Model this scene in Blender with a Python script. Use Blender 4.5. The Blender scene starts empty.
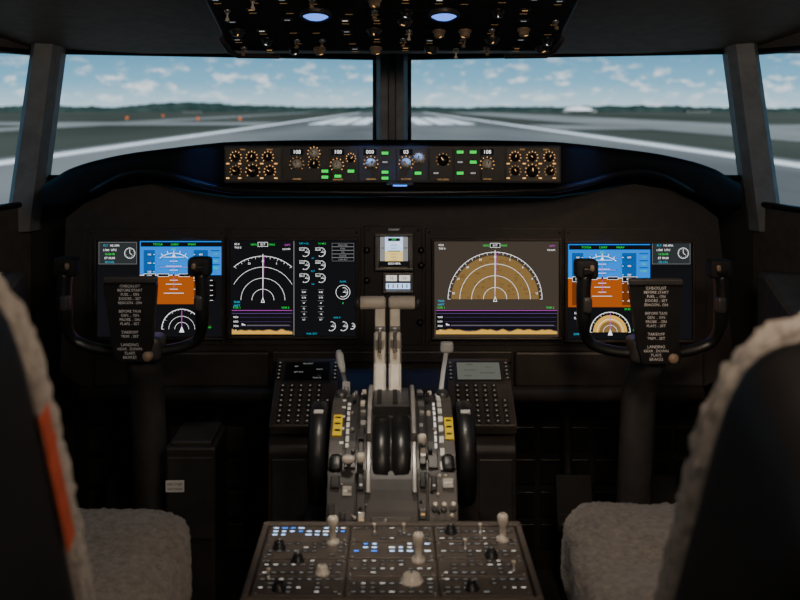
import bpy, bmesh, math, random
from mathutils import Matrix, Vector, noise
random.seed(7)
SC=bpy.context.scene
COL=SC.collection
CZ=1.22
R=math.radians
def G(c,r,Y):
    return Vector(((c-392)*Y/1000,Y,CZ-(r-108)*Y/1000))

# ---------------------------------------------------------------- materials
def mat(name,col,rough=.5,metal=0.,var=.18,scale=30.,bump=0.,bscale=200.,spec=.5,sheen=0.):
    m=bpy.data.materials.new(name);m.use_nodes=True
    nt=m.node_tree;b=nt.nodes['Principled BSDF']
    tc=nt.nodes.new('ShaderNodeTexCoord')
    n=nt.nodes.new('ShaderNodeTexNoise');n.inputs['Scale'].default_value=scale;n.inputs['Detail'].default_value=4
    nt.links.new(tc.outputs['Object'],n.inputs['Vector'])
    cr=nt.nodes.new('ShaderNodeValToRGB')
    cr.color_ramp.elements[0].position=.3;cr.color_ramp.elements[1].position=.7
    cr.color_ramp.elements[0].color=(*[c*(1-var) for c in col],1)
    cr.color_ramp.elements[1].color=(*[min(1,c*(1+var)) for c in col],1)
    nt.links.new(n.outputs['Fac'],cr.inputs['Fac'])
    nt.links.new(cr.outputs['Color'],b.inputs['Base Color'])
    b.inputs['Roughness'].default_value=rough;b.inputs['Metallic'].default_value=metal
    b.inputs['Specular IOR Level'].default_value=spec
    if sheen: b.inputs['Sheen Weight'].default_value=sheen
    if bump:
        n2=nt.nodes.new('ShaderNodeTexNoise');n2.inputs['Scale'].default_value=bscale;n2.inputs['Detail'].default_value=3
        nt.links.new(tc.outputs['Object'],n2.inputs['Vector'])
        bp=nt.nodes.new('ShaderNodeBump');bp.inputs['Strength'].default_value=bump;bp.inputs['Distance'].default_value=.004
        nt.links.new(n2.outputs['Fac'],bp.inputs['Height']);nt.links.new(bp.outputs['Normal'],b.inputs['Normal'])
    return m
def emi(name,col,s=1.):
    m=bpy.data.materials.new(name);m.use_nodes=True
    nt=m.node_tree;nt.nodes.clear()
    e=nt.nodes.new('ShaderNodeEmission');e.inputs['Color'].default_value=(*col,1);e.inputs['Strength'].default_value=s
    o=nt.nodes.new('ShaderNodeOutputMaterial');nt.links.new(e.outputs[0],o.inputs[0]);return m

BLK=mat('black_plastic',(.013,.013,.014),.36,bump=.1)
BLKM=mat('black_matte',(.007,.007,.007),.75)
DRUM=mat('drum_black',(.012,.012,.012),.34)
SHELL=mat('seat_shell_plastic',(.010,.0095,.0095),.55,spec=.35)
HOOD=mat('glareshield_vinyl',(.007,.0072,.008),.5,bump=.06,bscale=400,spec=.18)
LIP=mat('glareshield_lip_vinyl',(.010,.011,.014),.35,spec=.4)
PAN=mat('panel_brown_grey',(.034,.029,.026),.48,bump=.06,bscale=300)
PAN2=mat('pedestal_grey',(.080,.072,.064),.42,bump=.06,bscale=300)
PED=mat('radio_panel_grey_brown',(.120,.100,.084),.45,bump=.06,bscale=300)
BEZ=mat('bezel_dark',(.055,.046,.040),.35)
GRY=mat('metal_grey',(.36,.345,.33),.30,.7)
PLATE=mat('pale_metal_plate',(.42,.40,.37),.35,.4)
DGR=mat('dark_grey_paint',(.042,.040,.039),.40)
COLM=mat('column_grey_paint',(.080,.078,.076),.45)
LINER=mat('ceiling_liner',(.18,.138,.112),.6,bump=.1)
POST=mat('post_paint',(.17,.185,.20),.5)
CREAM=mat('cream_plastic',(.72,.65,.54),.32)
KNOB=mat('knob_tan',(.28,.20,.13),.4)
WHT=mat('white_paint',(.82,.82,.79),.45,var=.05)
YEL=mat('yellow_placard',(.88,.64,.02),.5,var=.05)
ORG=mat('orange_strap',(.58,.10,.045),.75,bump=.4,bscale=500)
FLC=mat('sheepskin',(.37,.33,.285),.95,var=.3,scale=90,bump=1.,bscale=240,sheen=.35)
FLOORM=mat('cockpit_floor',(.022,.02,.02),.8)
WALLM=mat('sidewall_liner',(.10,.096,.092),.6)
PLT=mat('placard_white',(.55,.55,.52),.6,var=.05)
SCR=mat('screen_glass',(.004,.004,.005),.3,var=0)
LCDG=emi('lcd_grey',(.12,.125,.105),1)
W=emi('lit_white',(.95,.95,.95),1.6)
WD=emi('lit_white_dim',(.5,.5,.5),.6)
CY=emi('lit_cyan',(.02,.55,.8),1.)
GN=emi('lit_green',(.01,.80,.08),1.2)
MG=emi('lit_magenta',(.7,.08,.7),.9)
AM=emi('lit_amber',(1.,.50,.16),1.5)
AMD=emi('lit_amber_dim',(.85,.46,.16),.7)
AMO=emi('lit_overhead_dim',(.80,.46,.18),.35)
KEYL=emi('key_legend_grey',(.34,.32,.28),.5)
SKYB=emi('lit_sky_blue',(.0,.25,.98),1.1)
SKYD=emi('lit_sky_dark',(.0,.12,.48),.9)
BRN=emi('lit_ground_brown',(.46,.095,.010),1.)
BRD=emi('lit_ground_dark',(.22,.05,.008),.85)
TER=emi('lit_terrain',(.34,.20,.065),.78)
TERD=emi('lit_terrain_dark',(.28,.16,.05),.74)
TERB=emi('lit_terrain_bright',(.85,.46,.07),1.1)
VIO=emi('lit_violet',(.22,.10,.38),.7)
SBG=emi('lit_screen_black',(.008,.008,.010),1.)
HAZ=emi('lit_screen_haze',(.062,.048,.037),1.)
AUXG=emi('lit_aux_grey',(.05,.06,.065),.6)
BLU=emi('lit_blue',(.06,.26,1.),1.8)
BLW=emi('lit_blue_white',(.50,.68,1.),2.4)
LAMP=emi('map_lamp_glow',(.10,.26,1.),1.9)
LBW=emi('lit_pale',(.92,.86,.76),1.)
LB=emi('lit_pale_blue',(.50,.68,1.),1.6);PB=emi('lit_pale_tan',(.85,.62,.20),1.4)

# ---------------------------------------------------------------- builder
_tc={}
def text_geo(s):
    if s in _tc: return _tc[s]
    cu=bpy.data.curves.new('t','FONT');cu.body=s;cu.size=1;cu.resolution_u=2
    cu.align_x='CENTER';cu.align_y='CENTER'
    ob=bpy.data.objects.new('t',cu);COL.objects.link(ob)
    dg=bpy.context.evaluated_depsgraph_get();dg.update()
    me=bpy.data.meshes.new_from_object(ob.evaluated_get(dg))
    g=([tuple(v.co) for v in me.vertices],[tuple(p.vertices) for p in me.polygons])
    bpy.data.objects.remove(ob);bpy.data.curves.remove(cu);bpy.data.meshes.remove(me)
    _tc[s]=g;return g

class MB:
    def __init__(s,cx=0,cy=0,k=1.):
        s.v=[];s.f=[];s.fm=[];s.fs=[];s.mats=[];s.cx=cx;s.cy=cy;s.k=k
    def mi(s,m):
        if m not in s.mats: s.mats.append(m)
        return s.mats.index(m)
    def add(s,vs,fs,m,smooth=False,M=None):
        o=len(s.v);i=s.mi(m)
        for v in vs:
            v=Vector(v)
            s.v.append(M@v if M else v)
        for n,f in enumerate(fs):
            s.f.append([o+a for a in f]);s.fm.append(i)
            s.fs.append(smooth)
        return s
    def addbm(s,bm,m,smooth=False,M=None):
        bm.verts.index_update()
        s.add([v.co.copy() for v in bm.verts],[[v.index for v in f.verts] for f in bm.faces],m,smooth,M);bm.free()
    def box(s,x0,x1,y0,y1,z0,z1,m,bev=0.,M=None,seg=2):
        bm=bmesh.new();bmesh.ops.create_cube(bm,size=1)
        for v in bm.verts:
            v.co=Vector(((x0+x1)/2+v.co.x*(x1-x0),(y0+y1)/2+v.co.y*(y1-y0),(z0+z1)/2+v.co.z*(z1-z0)))
        if bev>0: bmesh.ops.bevel(bm,geom=bm.edges[:],offset=bev,segments=seg,affect='EDGES',profile=.5)
        s.addbm(bm,m,False,M);return s
    def tube(s,pts,rad,m,n=16,smooth=True,flat=1.,ref=None,cap=True):
        pts=[Vector(p) for p in pts];o=len(s.v);i=s.mi(m);L=len(pts)
        if not isinstance(rad,(list,tuple)): rad=[rad]*L
        pu=None
        for a in range(L):
            t=(pts[min(a+1,L-1)]-pts[max(a-1,0)]).normalized()
            r=Vector(ref) if ref else (Vector((0,0,1)) if abs(t.z)<.9 else Vector((0,1,0)))
            if pu is not None and not ref: r=pu
            u=(r-t*r.dot(t)).normalized();pu=u;w=t.cross(u)
            for b in range(n):
                an=2*math.pi*b/n
                s.v.append(pts[a]+u*math.cos(an)*rad[a]*flat+w*math.sin(an)*rad[a])
        for a in range(L-1):
            for b in range(n):
                c=(b+1)%n
                s.f.append([o+a*n+b,o+a*n+c,o+(a+1)*n+c,o+(a+1)*n+b]);s.fm.append(i);s.fs.append(smooth)
        if cap:
            s.f.append([o+b for b in range(n)][::-1]);s.fm.append(i);s.fs.append(False)
            s.f.append([o+(L-1)*n+b for b in range(n)]);s.fm.append(i);s.fs.append(False)
        return s
    def lathe(s,prof,org,ax,m,n=24,smooth=True):
        org=Vector(org);ax=Vector(ax).normalized()
        r=Vector((0,0,1)) if abs(ax.z)<.9 else Vector((0,1,0))
        u=(r-ax*r.dot(ax)).normalized();w=ax.cross(u);o=len(s.v);i=s.mi(m);L=len(prof)
        for (rr,h) in prof:
            for b in range(n):
                an=2*math.pi*b/n
                s.v.append(org+ax*h+(u*math.cos(an)+w*math.sin(an))*max(rr,1e-5))
        for a in range(L-1):
            for b in range(n):
                c=(b+1)%n
                s.f.append([o+a*n+b,o+a*n+c,o+(a+1)*n+c,o+(a+1)*n+b]);s.fm.append(i);s.fs.append(smooth)
        return s
    def prof(s,pts,x0,x1,m,bev=0.):
        """closed (Y,Z) outline extruded along X"""
        bm=bmesh.new();n=len(pts)
        a=[bm.verts.new((x0,p[0],p[1])) for p in pts];b=[bm.verts.new((x1,p[0],p[1])) for p in pts]
        bm.faces.new(a);bm.faces.new(b[::-1])
        for i in range(n): bm.faces.new((a[i],b[i],b[(i+1)%n],a[(i+1)%n]))
        bmesh.ops.recalc_face_normals(bm,faces=bm.faces[:])
        if bev>0: bmesh.ops.bevel(bm,geom=bm.edges[:],offset=bev,segments=2,affect='EDGES',profile=.5)
        s.addbm(bm,m);return s
    def rings(s,rs,m,smooth=True,cap=True,M=None):
        n=len(rs[0]);vs=[v for r in rs for v in r];fs=[]
        for a in range(len(rs)-1):
            for b in range(n):
                c=(b+1)%n;fs.append([a*n+b,a*n+c,(a+1)*n+c,(a+1)*n+b])
        s.add(vs,fs,m,smooth,M)
        if cap:
            s.add(rs[0],[list(range(n))],m,False,M);s.add(rs[-1],[list(range(n))],m,False,M)
        return s
    def pillow(s,c,h,m,n=5,seg=24,amp=0.,freq=30.,M=None,sag=0.):
        bm=bmesh.new();bmesh.ops.create_cube(bm,size=2)
        bmesh.ops.subdivide_edges(bm,edges=bm.edges[:],cuts=seg,use_grid_fill=True)
        for v in bm.verts:
            p=v.co;q=(abs(p.x)**n+abs(p.y)**n+abs(p.z)**n)**(1/n);p=p/q
            w=Vector((p.x*h[0],p.y*h[1],p.z*h[2]))
            if amp:
                d=p.normalized();w+=d*amp*(noise.noise((w+Vector(c))*freq)+.8*noise.noise(w*freq*2.7))
            if sag: w.z+=sag*noise.noise(Vector((w.x*7,w.y*7,1.3)));w.x+=sag*.8*noise.noise(Vector((w.y*9,w.z*9,4.1)))
            v.co=w+Vector(c)
        s.addbm(bm,m,True,M);return s
    # ---- flat drafting on a face that looks along -Y (columns right, rows down)
    def pt(s,c,r,w=0.): return Vector(((c-s.cx)*s.k,-w,-(r-s.cy)*s.k))
    def poly(s,pts,m,w): return s.add([s.pt(a,b,w) for a,b in pts],[list(range(len(pts)))],m)
    def rect(s,x0,y0,x1,y1,m,w): return s.poly([(x0,y0),(x1,y0),(x1,y1),(x0,y1)],m,w)
    def frame(s,x0,y0,x1,y1,t,m,w):
        s.rect(x0,y0,x1,y0+t,m,w);s.rect(x0,y1-t,x1,y1,m,w);s.rect(x0,y0,x0+t,y1,m,w);s.rect(x1-t,y0,x1,y1,m,w);return s
    def line(s,x0,y0,x1,y1,t,m,w):
        d=math.hypot(x1-x0,y1-y0) or 1;nx,ny=-(y1-y0)/d*t/2,(x1-x0)/d*t/2
        return s.poly([(x0+nx,y0+ny),(x1+nx,y1+ny),(x1-nx,y1-ny),(x0-nx,y0-ny)],m,w)
    def arc(s,cx,cy,r,a0,a1,t,m,w,n=28):
        vs=[];fs=[]
        for i in range(n+1):
            a=R(a0+(a1-a0)*i/n)
            for q in (r-t/2,r+t/2): vs.append(s.pt(cx+math.cos(a)*q,cy-math.sin(a)*q,w))
            if i<n: fs.append([2*i,2*i+1,2*i+3,2*i+2])
        return s.add(vs,fs,m)
    def pie(s,cx,cy,r,a0,a1,m,w,n=28):
        p=[(cx+math.cos(R(a0+(a1-a0)*i/n))*r,cy-math.sin(R(a0+(a1-a0)*i/n))*r) for i in range(n+1)]
        if a1-a0<359: p.append((cx,cy))
        return s.poly(p,m,w)
    def text(s,t,c,r,h,m,w):
        v,f=text_geo(t);q=h*1.4*s.k;o=s.pt(c,r,w)
        return s.add([(o.x+a[0]*q,o.y,o.z+a[1]*q) for a in v],f,m)
    def dbox(s,x0,y0,x1,y1,w0,w1,m,bev=0.):
        a=s.pt(x0,y1);b=s.pt(x1,y0);return s.box(a.x,b.x,-w1,-w0,a.z,b.z,m,bev)
    def mesh(s,name):
        me=bpy.data.meshes.new(name);me.from_pydata([tuple(v) for v in s.v],[],s.f)
        for m in s.mats: me.materials.append(m)
        for p,a,b in zip(me.polygons,s.fm,s.fs): p.material_index=a;p.use_smooth=b
        bm=bmesh.new();bm.from_mesh(me);bmesh.ops.recalc_face_normals(bm,faces=bm.faces[:]);bm.to_mesh(me);bm.free()
        me.update();return me
    def obj(s,name,parent=None,**kw): return inst(name,s.mesh(name),parent,(0,0,0),**kw)
def inst(name,me,parent=None,loc=(0,0,0),rot=(0,0,0),**kw):
    o=bpy.data.objects.new(name,me);COL.objects.link(o)
    o.location=loc;o.rotation_euler=rot
    if parent: o.parent=parent
    for k,v in kw.items(): o[k]=v
    return o
def thing(name,label,cat,loc=(0,0,0),rot=(0,0,0),**kw):
    return inst(name,None,None,loc,rot,label=label,category=cat,**kw)
def struct(mb,name,**kw):
    return mb.obj(name,None,kind='structure',**kw)
def spline(pts,n=6):
    out=[];P_=[Vector(p) for p in pts];P_=[P_[0]*2-P_[1]]+P_+[P_[-1]*2-P_[-2]]
    for i in range(1,len(P_)-2):
        for j in range(n):
            t=j/n;a,b,c,d=P_[i-1:i+3]
            out.append(.5*((2*b)+(c-a)*t+(2*a-5*b+4*c-d)*t*t+(3*b-a-3*c+d)*t*t*t))
    out.append(P_[-2]);return out

# ================================================================ SETTING
poly=[(0,3.0),(.95,2.63),(1.22,1.8),(1.22,-.9)]
def strip(mb,pts,z0,z1,m,th=.04):
    for (a,b) in zip(pts[:-1],pts[1:]):
        a=Vector((*a,0));b=Vector((*b,0));d=(b-a).normalized();nrm=Vector((d.y,-d.x,0))
        if nrm.dot((a+b)/2-Vector((0,1.5,0)))<0: nrm=-nrm
        q=[a,b,b+nrm*th,a+nrm*th]
        mb.add([(p.x,p.y,z) for z in (z0,z1) for p in q],[[0,1,2,3],[4,5,6,7],[0,1,5,4],[1,2,6,5],[2,3,7,6],[3,0,4,7]],m)
TOPZ=1.375
for sx,nm in ((-1,'left'),(1,'right')):
    pl=[(sx*a,b) for a,b in poly]
    mb=MB();strip(mb,pl[2:],0,1.8,WALLM);struct(mb,'wall_'+nm)
    mb=MB();strip(mb,pl[1:3],0,.965,WALLM);struct(mb,'wall_lower_corner_'+nm)
    mb=MB();strip(mb,pl[1:3],TOPZ-.01,1.8,WALLM);struct(mb,'wall_upper_corner_'+nm)
    mb=MB();strip(mb,pl[:2],0,1.03,BLKM);struct(mb,'wall_front_'+nm)
    mb=MB();strip(mb,pl[:2],TOPZ,1.6,LINER);struct(mb,'wall_header_'+nm)
struct(MB().box(-1.26,1.26,-.96,-.9,0,1.8,WALLM),'wall_back')
struct(MB().box(-1.26,1.26,-.96,3.1,-.05,0,FLOORM),'floor')
mb=MB();mb.prof([(3.06,1.395),(2.80,1.376),(2.72,1.368),(2.66,1.374),(1.9,1.50),(1.0,1.65),(-.95,1.72),(-.95,1.80),(3.06,1.80)],-1.26,1.26,LINER)
struct(mb,'ceiling')
mb=MB();mb.rings([[(-.048,3.02,z),(.048,3.02,z),(.046,2.95,z),(.034,2.925,z),(-.034,2.925,z),(-.046,2.95,z)] for z in(1.0,1.40)],POST,False)
mb.box(-.012,.012,2.918,2.93,1.0,1.40,DGR,.003);struct(mb,'trim_1')
n=2
for sx in(-1,1):
    mb=MB();rs=[]
    o_=.012 if sx>0 else 0
    for z,a,b in((.90,.925+o_,1.005+o_),(1.40,.862+o_,.934+o_)):
        rs.append([(sx*a,2.66,z),(sx*a,2.62,z),(sx*(a+.015),2.590,z),(sx*(b-.015),2.578,z),(sx*b,2.595,z),(sx*b,2.66,z)])
    mb.rings(rs,POST,False);struct(mb,'trim_%d'%n);n+=1
def gasket(name,a,b,z0,z1,cut=0):
    a=Vector(a);b=Vector(b)
    p=[(a.x,a.y,z0),(b.x,b.y,z0+cut),(b.x,b.y,z1),(a.x,a.y,z1),(a.x,a.y,z0)]
    mb=MB()
    for q,r in zip(p[:-1],p[1:]): mb.tube([q,r],.008,BLK,10)
    struct(mb,name)
gasket('window_1',(-.05,2.975),(-.925,2.637),1.035,1.37)
gasket('window_2',(.05,2.975),(.935,2.633),1.035,1.37)
gasket('window_3',(-.945,2.645),(-1.20,1.82),.97,1.366)
gasket('window_4',(.945,2.645),(1.20,1.82),.97,1.366)
for sx in(-1,1):
    mb=MB();rs=[]
    for Y,zt in((.3,.55),(1.78,.60),(2.05,.72),(2.34,.83),(2.38,.83)):
        xo=1.20 if Y<1.8 else 1.20-(Y-1.8)*.325
        rs.append([(sx*.87,Y,0),(sx*xo,Y,0),(sx*xo,Y,zt-.01),(sx*(xo-.01),Y,zt),(sx*.88,Y,zt),(sx*.87,Y,zt-.01)])
    mb.rings(rs,WALLM,False)
    mb.obj('side_console',None,label='dark grey side console with ledge beside the pilot seat',category='console')

# ================================================================ OUTSIDE
GZ=CZ-4.0
def gmat(name,c1,c2,scale,stretch,p0=.35,p1=.68):
    m=bpy.data.materials.new(name);m.use_nodes=True;nt=m.node_tree;b=nt.nodes['Principled BSDF']
    tc=nt.nodes.new('ShaderNodeTexCoord');mp=nt.nodes.new('ShaderNodeMapping');mp.inputs['Scale'].default_value=stretch
    n=nt.nodes.new('ShaderNodeTexNoise');n.inputs['Scale'].default_value=scale;n.inputs['Detail'].default_value=6
    cr=nt.nodes.new('ShaderNodeValToRGB');cr.color_ramp.elements[0].position=p0;cr.color_ramp.elements[1].position=p1
    cr.color_ramp.elements[0].color=(*c1,1);cr.color_ramp.elements[1].color=(*c2,1)
    nt.links.new(tc.outputs['Object'],mp.inputs[0]);nt.links.new(mp.outputs[0],n.inputs['Vector'])
    nt.links.new(n.outputs['Fac'],cr.inputs[0]);nt.links.new(cr.outputs[0],b.inputs['Base Color'])
    b.inputs['Roughness'].default_value=1;b.inputs['Specular IOR Level'].default_value=0;return m
GRASS=gmat('airfield_grass',(.046,.054,.044),(.084,.092,.077),.02,(1,.35,1))
ASPH=gmat('runway_asphalt',(.115,.12,.12),(.22,.225,.22),.04,(1,.15,1),.4,.62)
CONC=gmat('taxiway_concrete',(.19,.195,.19),(.29,.295,.285),.05,(1,.3,1))
PAINT=gmat('runway_paint',(.84,.86,.86),(.97,.98,.98),.3,(1,1,1))
TREE=gmat('tree_foliage',(.016,.036,.034),(.040,.066,.058),.08,(1,1,2))
def plane(x0,x1,y0,y1,z,m,mb=None):
    mb=mb or MB();mb.add([(x0,y0,z),(x1,y0,z),(x1,y1,z),(x0,y1,z)],[[0,1,2,3]],m);return mb
plane(-4000,4000,-300,6000,GZ,GRASS).obj('ground',None,kind='structure')
rw=thing('runway','long grey asphalt runway with white painted markings','runway',(0,0,GZ))
plane(-31,31,5,900,.03,ASPH).obj('runway_surface',rw)
for sx in(-1,1):
    plane(sx*28-1.1,sx*28+1.1,5,890,.06,PAINT).obj('edge_line',rw)
for i in range(14): 
    plane(.6,2.2,20+i*60,20+i*60+46,.06,PAINT).obj('centerline_stripe',rw)
for sx in(-1,1):
    for j in range(3): plane(sx*(8+j*5.2)-2,sx*(8+j*5.2)+2,240,400,.06,PAINT).obj('touchdown_marking',rw)
for sx in(-1,1):
    mb=MB()
    if sx<0: plane(-300,-31,230,280,.05,CONC,mb);plane(-78,-66,10,860,.045,CONC,mb)
    else: plane(31,330,185,235,.05,CONC,mb);plane(48,85,10,860,.045,CONC,mb)
    o=mb.obj('taxiway',None,label='pale concrete taxiway branching off the runway',category='taxiway');o.location.z=GZ
def ribbon(name,x0,x1,Y,hb,ha,step,m,seed,label,cat):
    mb=MB();vs=[];fs=[];i=0;x=x0
    while x<=x1:
        h=hb+ha*(noise.noise((x*.010+seed,seed,0))+.35*noise.noise((x*.07,seed,1))+.45*noise.noise((x*.2,seed,2)))
        if -280<x<-150: h+=3.2*math.sin((x+280)/130*math.pi)
        h=max(h,.5);yy=Y-abs(x)*.12
        vs+=[(x,yy-14,0),(x,yy-10,h*.75),(x,yy,h),(x,yy+14,h*.7),(x,yy+18,0)]
        if i:
            for k in range(4): fs.append([5*(i-1)+k,5*i+k,5*i+k+1,5*(i-1)+k+1])
        i+=1;x+=step
    mb.add(vs,fs,m,True);o=mb.obj(name,None,label=label,category=cat,kind='stuff');o.location.z=GZ;return o
ribbon('tree_line',-1000,1000,1040,6.0,2.8,2.5,TREE,1.7,'dark green tree line along the horizon','trees')
mb=MB();bm=bmesh.new();bmesh.ops.create_uvsphere(bm,u_segments=24,v_segments=12,radius=1)
for v in bm.verts: v.co=Vector((v.co.x*13,v.co.y*10,max(v.co.z,-.2)*3.4+1.8))
mb.addbm(bm,PAINT,True);mb.box(-15,15,-6,6,0,2.,CONC)
o=mb.obj('hangar',None,label='white domed airport hangar by the tree line',category='building');o.location=(165,885,GZ)
bld=MB().box(-10,10,-5,5,0,2.2,CONC).box(-10.5,10.5,-5.5,5.5,2.2,2.6,GRASS).box(-9,9,-5.1,-4.9,.8,1.6,TREE).mesh('airport_building')
for i,(x,y,sc) in enumerate(((-175,880,.8),(265,870,1.))):
    o=inst('airport_building',bld,None,(x,y,GZ),label='low grey airport building near the tree line',category='building',group='airport buildings on the horizon');o.scale=(sc,sc,sc)
ORL=emi('runway_light_orange',(1.,.22,.05),.9)
lt=MB();bm=bmesh.new();bmesh.ops.create_icosphere(bm,subdivisions=2,radius=.45);bmesh.ops.translate(bm,vec=(0,0,.9),verts=bm.verts);lt.addbm(bm,ORL,True);lt.tube([(0,0,0),(0,0,.6)],[.15,.12],CONC,8)
lt=lt.mesh('runway_light')
for i,(c,y) in enumerate(((127,310),(163,400),(198,290),(240,290))):
    inst('runway_light',lt,None,((c-392)*y/1000,y,GZ+.06),label='orange runway light on a short stake',category='light',group='orange runway lights beside the runway')

# ================================================================ GLARESHIELD
def lerp(tab,x):
    for (a,b) in zip(tab[:-1],tab[1:]):
        if a[0]<=x<=b[0]:
            t=(x-a[0])/(b[0]-a[0])
            return [a[i]+(b[i]-a[i])*t for i in range(1,len(a))]
    return tab[-1][1:]
def smooth(tab,x,d=14):
    s=[0,0]
    for i in range(-4,5):
        q=lerp(tab,min(350,abs(x+i*d/4)));s[0]+=q[0]/9;s[1]+=q[1]/9
    return s
tab=[(0,140,196),(100,140.5,195),(165,142,193),(200,145.5,185),(228,149,175),(262,153,174),(292,159,190),(318,166,208),(340,176,215),(350,188,209)]
gl=thing('glareshield','black padded glareshield hood curving over the instrument panel','glareshield',(0,2.3,1.0))
rs=[]
for i in range(-88,89):
    hc=abs(i)*350/88;top,bot=smooth(tab,hc);Yf=2.28+.15*(hc/350)**2
    zt=CZ-(top-108)*Yf/1000;zb=CZ-(bot-108)*Yf/1000;x=(1 if i>0 else -1)*hc*Yf/1000
    Yb=2.955-.39*abs(x);zk=CZ-(top-108)*Yb/1000-.012
    th=zt-zb;r=min(.022,th*.45)
    ring=[(Yb,zk),(Yf+.05,zt-.001),(Yf+r,zt)]
    for k in range(1,5): a=R(90*k/4);ring.append((Yf+r-r*math.sin(a),zt-r+r*math.cos(a)))
    for k in range(0,5): a=R(90*k/4);ring.append((Yf+r-r*math.cos(a),zb+r-r*math.sin(a)))
    ring+=[(Yf+.10,zb+.004),(Yf+.14,zt-.035 if th>.05 else zb+.01),(Yb,zk-.03)]
    rs.append([(x,y-2.3,z-1.0) for y,z in ring])
MB().rings(rs,HOOD,True).obj('hood',gl)
mb=MB();pts=[]
for i in range(61):
    h=-300+600*i/60;top,bot=smooth(tab,abs(h));Yf=2.28+.15*(h/350)**2
    pts.append((h*Yf/1000,Yf-2.3-.001,CZ-(bot-108)*Yf/1000-1.0+.007))
mb.tube(pts,.009,LIP,14);mb.obj('padded_lip',gl)

def knobmesh(name,r,h,m,lit=None,n=20,skirt=True):
    mb=MB();p=[]
    if skirt: p+=[(r*1.35,0),(r*1.35,h*.25),(r*1.05,h*.3)]
    else: p+=[(r,0)]
    p+=[(r,h*.85),(r*.85,h),(0,h)]
    mb.lathe(p,(0,0,0),(0,-1,0),m,n)
    mb.box(-r*.09,r*.09,-h-.0006,-h+.001,r*.1,r*.85,lit or W)
    return mb.mesh(name)
def toggle(name,h,m,ang=20):
    mb=MB();mb.lathe([(h*.32,0),(h*.32,h*.12),(h*.2,h*.2),(h*.2,h*.3),(0,h*.3)],(0,0,0),(0,-1,0),GRY,14)
    d=Vector((0,-math.cos(R(ang)),math.sin(R(ang))))
    mb.tube([d*h*.1,d*h*.7,d*h*.8,d*h,d*h*1.05],[h*.09,h*.11,h*.2,h*.22,h*.1],m,12);return mb.mesh(name)

# ================================================================ MODE CONTROL PANEL
YM=2.262;k=YM/1000
mc=thing('mode_control_panel','grey autopilot control panel with backlit knobs and digit windows','control panel',G(392,164.5,YM))
def MD(): return MB(392,164.5,k)
b=MD();b.dbox(224,146,561,183,-.017,.0,DGR,.002)
for x0,x1 in((226,281),(283,330),(331,358),(359,396),(397,428),(429,453),(454,480),(481,505),(506,559)):
    b.dbox(x0,148,x1,181,0,.003,PAN2 if x0 in(226,506) else DGR,.001)
b.obj('panel_body',mc)
w=.0045
lg=MD()
def ring(c,r,rad,m=AMD):
    nt_=9
    for i in range(nt_):
        a=R(-40+i*260/(nt_-1));lg.line(c+rad*math.cos(a),r-rad*math.sin(a),c+(rad+1.2)*math.cos(a),r-(rad+1.2)*math.sin(a),.7,m,w)
KS=knobmesh('knob',.0068,.014,BLK,AM);KC=knobmesh('knob',.0085,.018,CREAM,BLK);KR=knobmesh('knob',.0095,.016,BLK,AM)
for c,r,K_,rad in((236,157,KS,5),(252,157,KS,5),(268,157,KS,5),(236,171,KS,5),(253,171,KR,6.3),(270,171,KS,5),
      (297,164,KC,6.3),(314,153,KC,5.5),(314,164,KS,5),(337,165,KC,6),(351,158,KS,4),(371,163,KC,6.3),(406,163,KC,6.3),(419,158,KC,5),(443,160,KR,6),(487,164,KC,6.3),
      (515,157,KS,5),(532,157,KS,5),(549,157,KS,5),(515,171,KS,5),(532,171,KR,6.3),(550,171,KS,5)):
    p=lg.pt(c,r);inst('knob',K_,mc,(p.x,-.003,p.z),(0,random.uniform(-1,1),0));ring(c,r,rad,AM if random.random()<.45 else AMD)
for c,t in((297,'108'),(338,'100'),(370,'000'),(406,'03'),(487,'108')):
    dw=MD();dw.rect(c-6.5,149,c+6.5,155,SBG,w-.0006);dw.text(t,c,152,3.8,W,w+.0003);dw.obj('digit_window',mc)
bt=MD();bt.dbox(387.6,162.1,396.4,166.9,0,.0012,BLK,.0003);bt.rect(388.6,163.0,395.4,166,GN,.0016);bt=bt.mesh('push_button')
bw=MD();bw.dbox(388.4,162.6,395.6,166.4,0,.0012,BLK,.0003);bw.rect(389.4,163.6,394.6,165.4,WD,.0016);bw=bw.mesh('push_button')
for c,r,g in((325,171,1),(325,177,1),(338,176,1),(351,171,1),(385,153,1),(385,162,0),(385,172,1),(385,178,1),(418,173,1),(436,173,0),(460,152,1),(473,152,1),(460,162,0),(473,162,1),(460,173,1),(473,173,0)):
    p=lg.pt(c,r);inst('push_button',bt if g else bw,mc,(p.x,-.003,p.z))
for c,t in((297,'COURSE'),(338,'IAS/MACH'),(371,'HEADING'),(406,'ALTITUDE'),(443,'VERT SPEED'),(487,'COURSE'),(243,'MINS'),(270,'BARO'),(522,'MINS'),(546,'BARO')):
    lg.text(t,c,179 if c in(297,487,371,406) else 149.5 if c>500 or c<280 else 179.5,1.6,AMD,w)
for c in(228,240,262,276,508,524,540,554):
    for r in(163.5,178): lg.rect(c-1.6,r-.6,c+1.6,r+.6,AM,w)
lg.obj('backlit_legends',mc,kind='stuff')
p=lg.pt(400,183.5);mb=MB();mb.box(p.x-.03,p.x+.03,-.006,.003,p.z-.004,p.z+.002,DGR,.001);mb.obj('glow_strip_holder',mc)  # added holder for the glowing blue strip below
mb=MB();mb.box(p.x-.016,p.x+.016,-.0085,-.005,p.z-.0060,p.z-.0025,BLU,.001);mb.obj('blue_glow_strip',mc)  # added emissive strip, stands in for the blue reflection on the glossy lip

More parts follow.
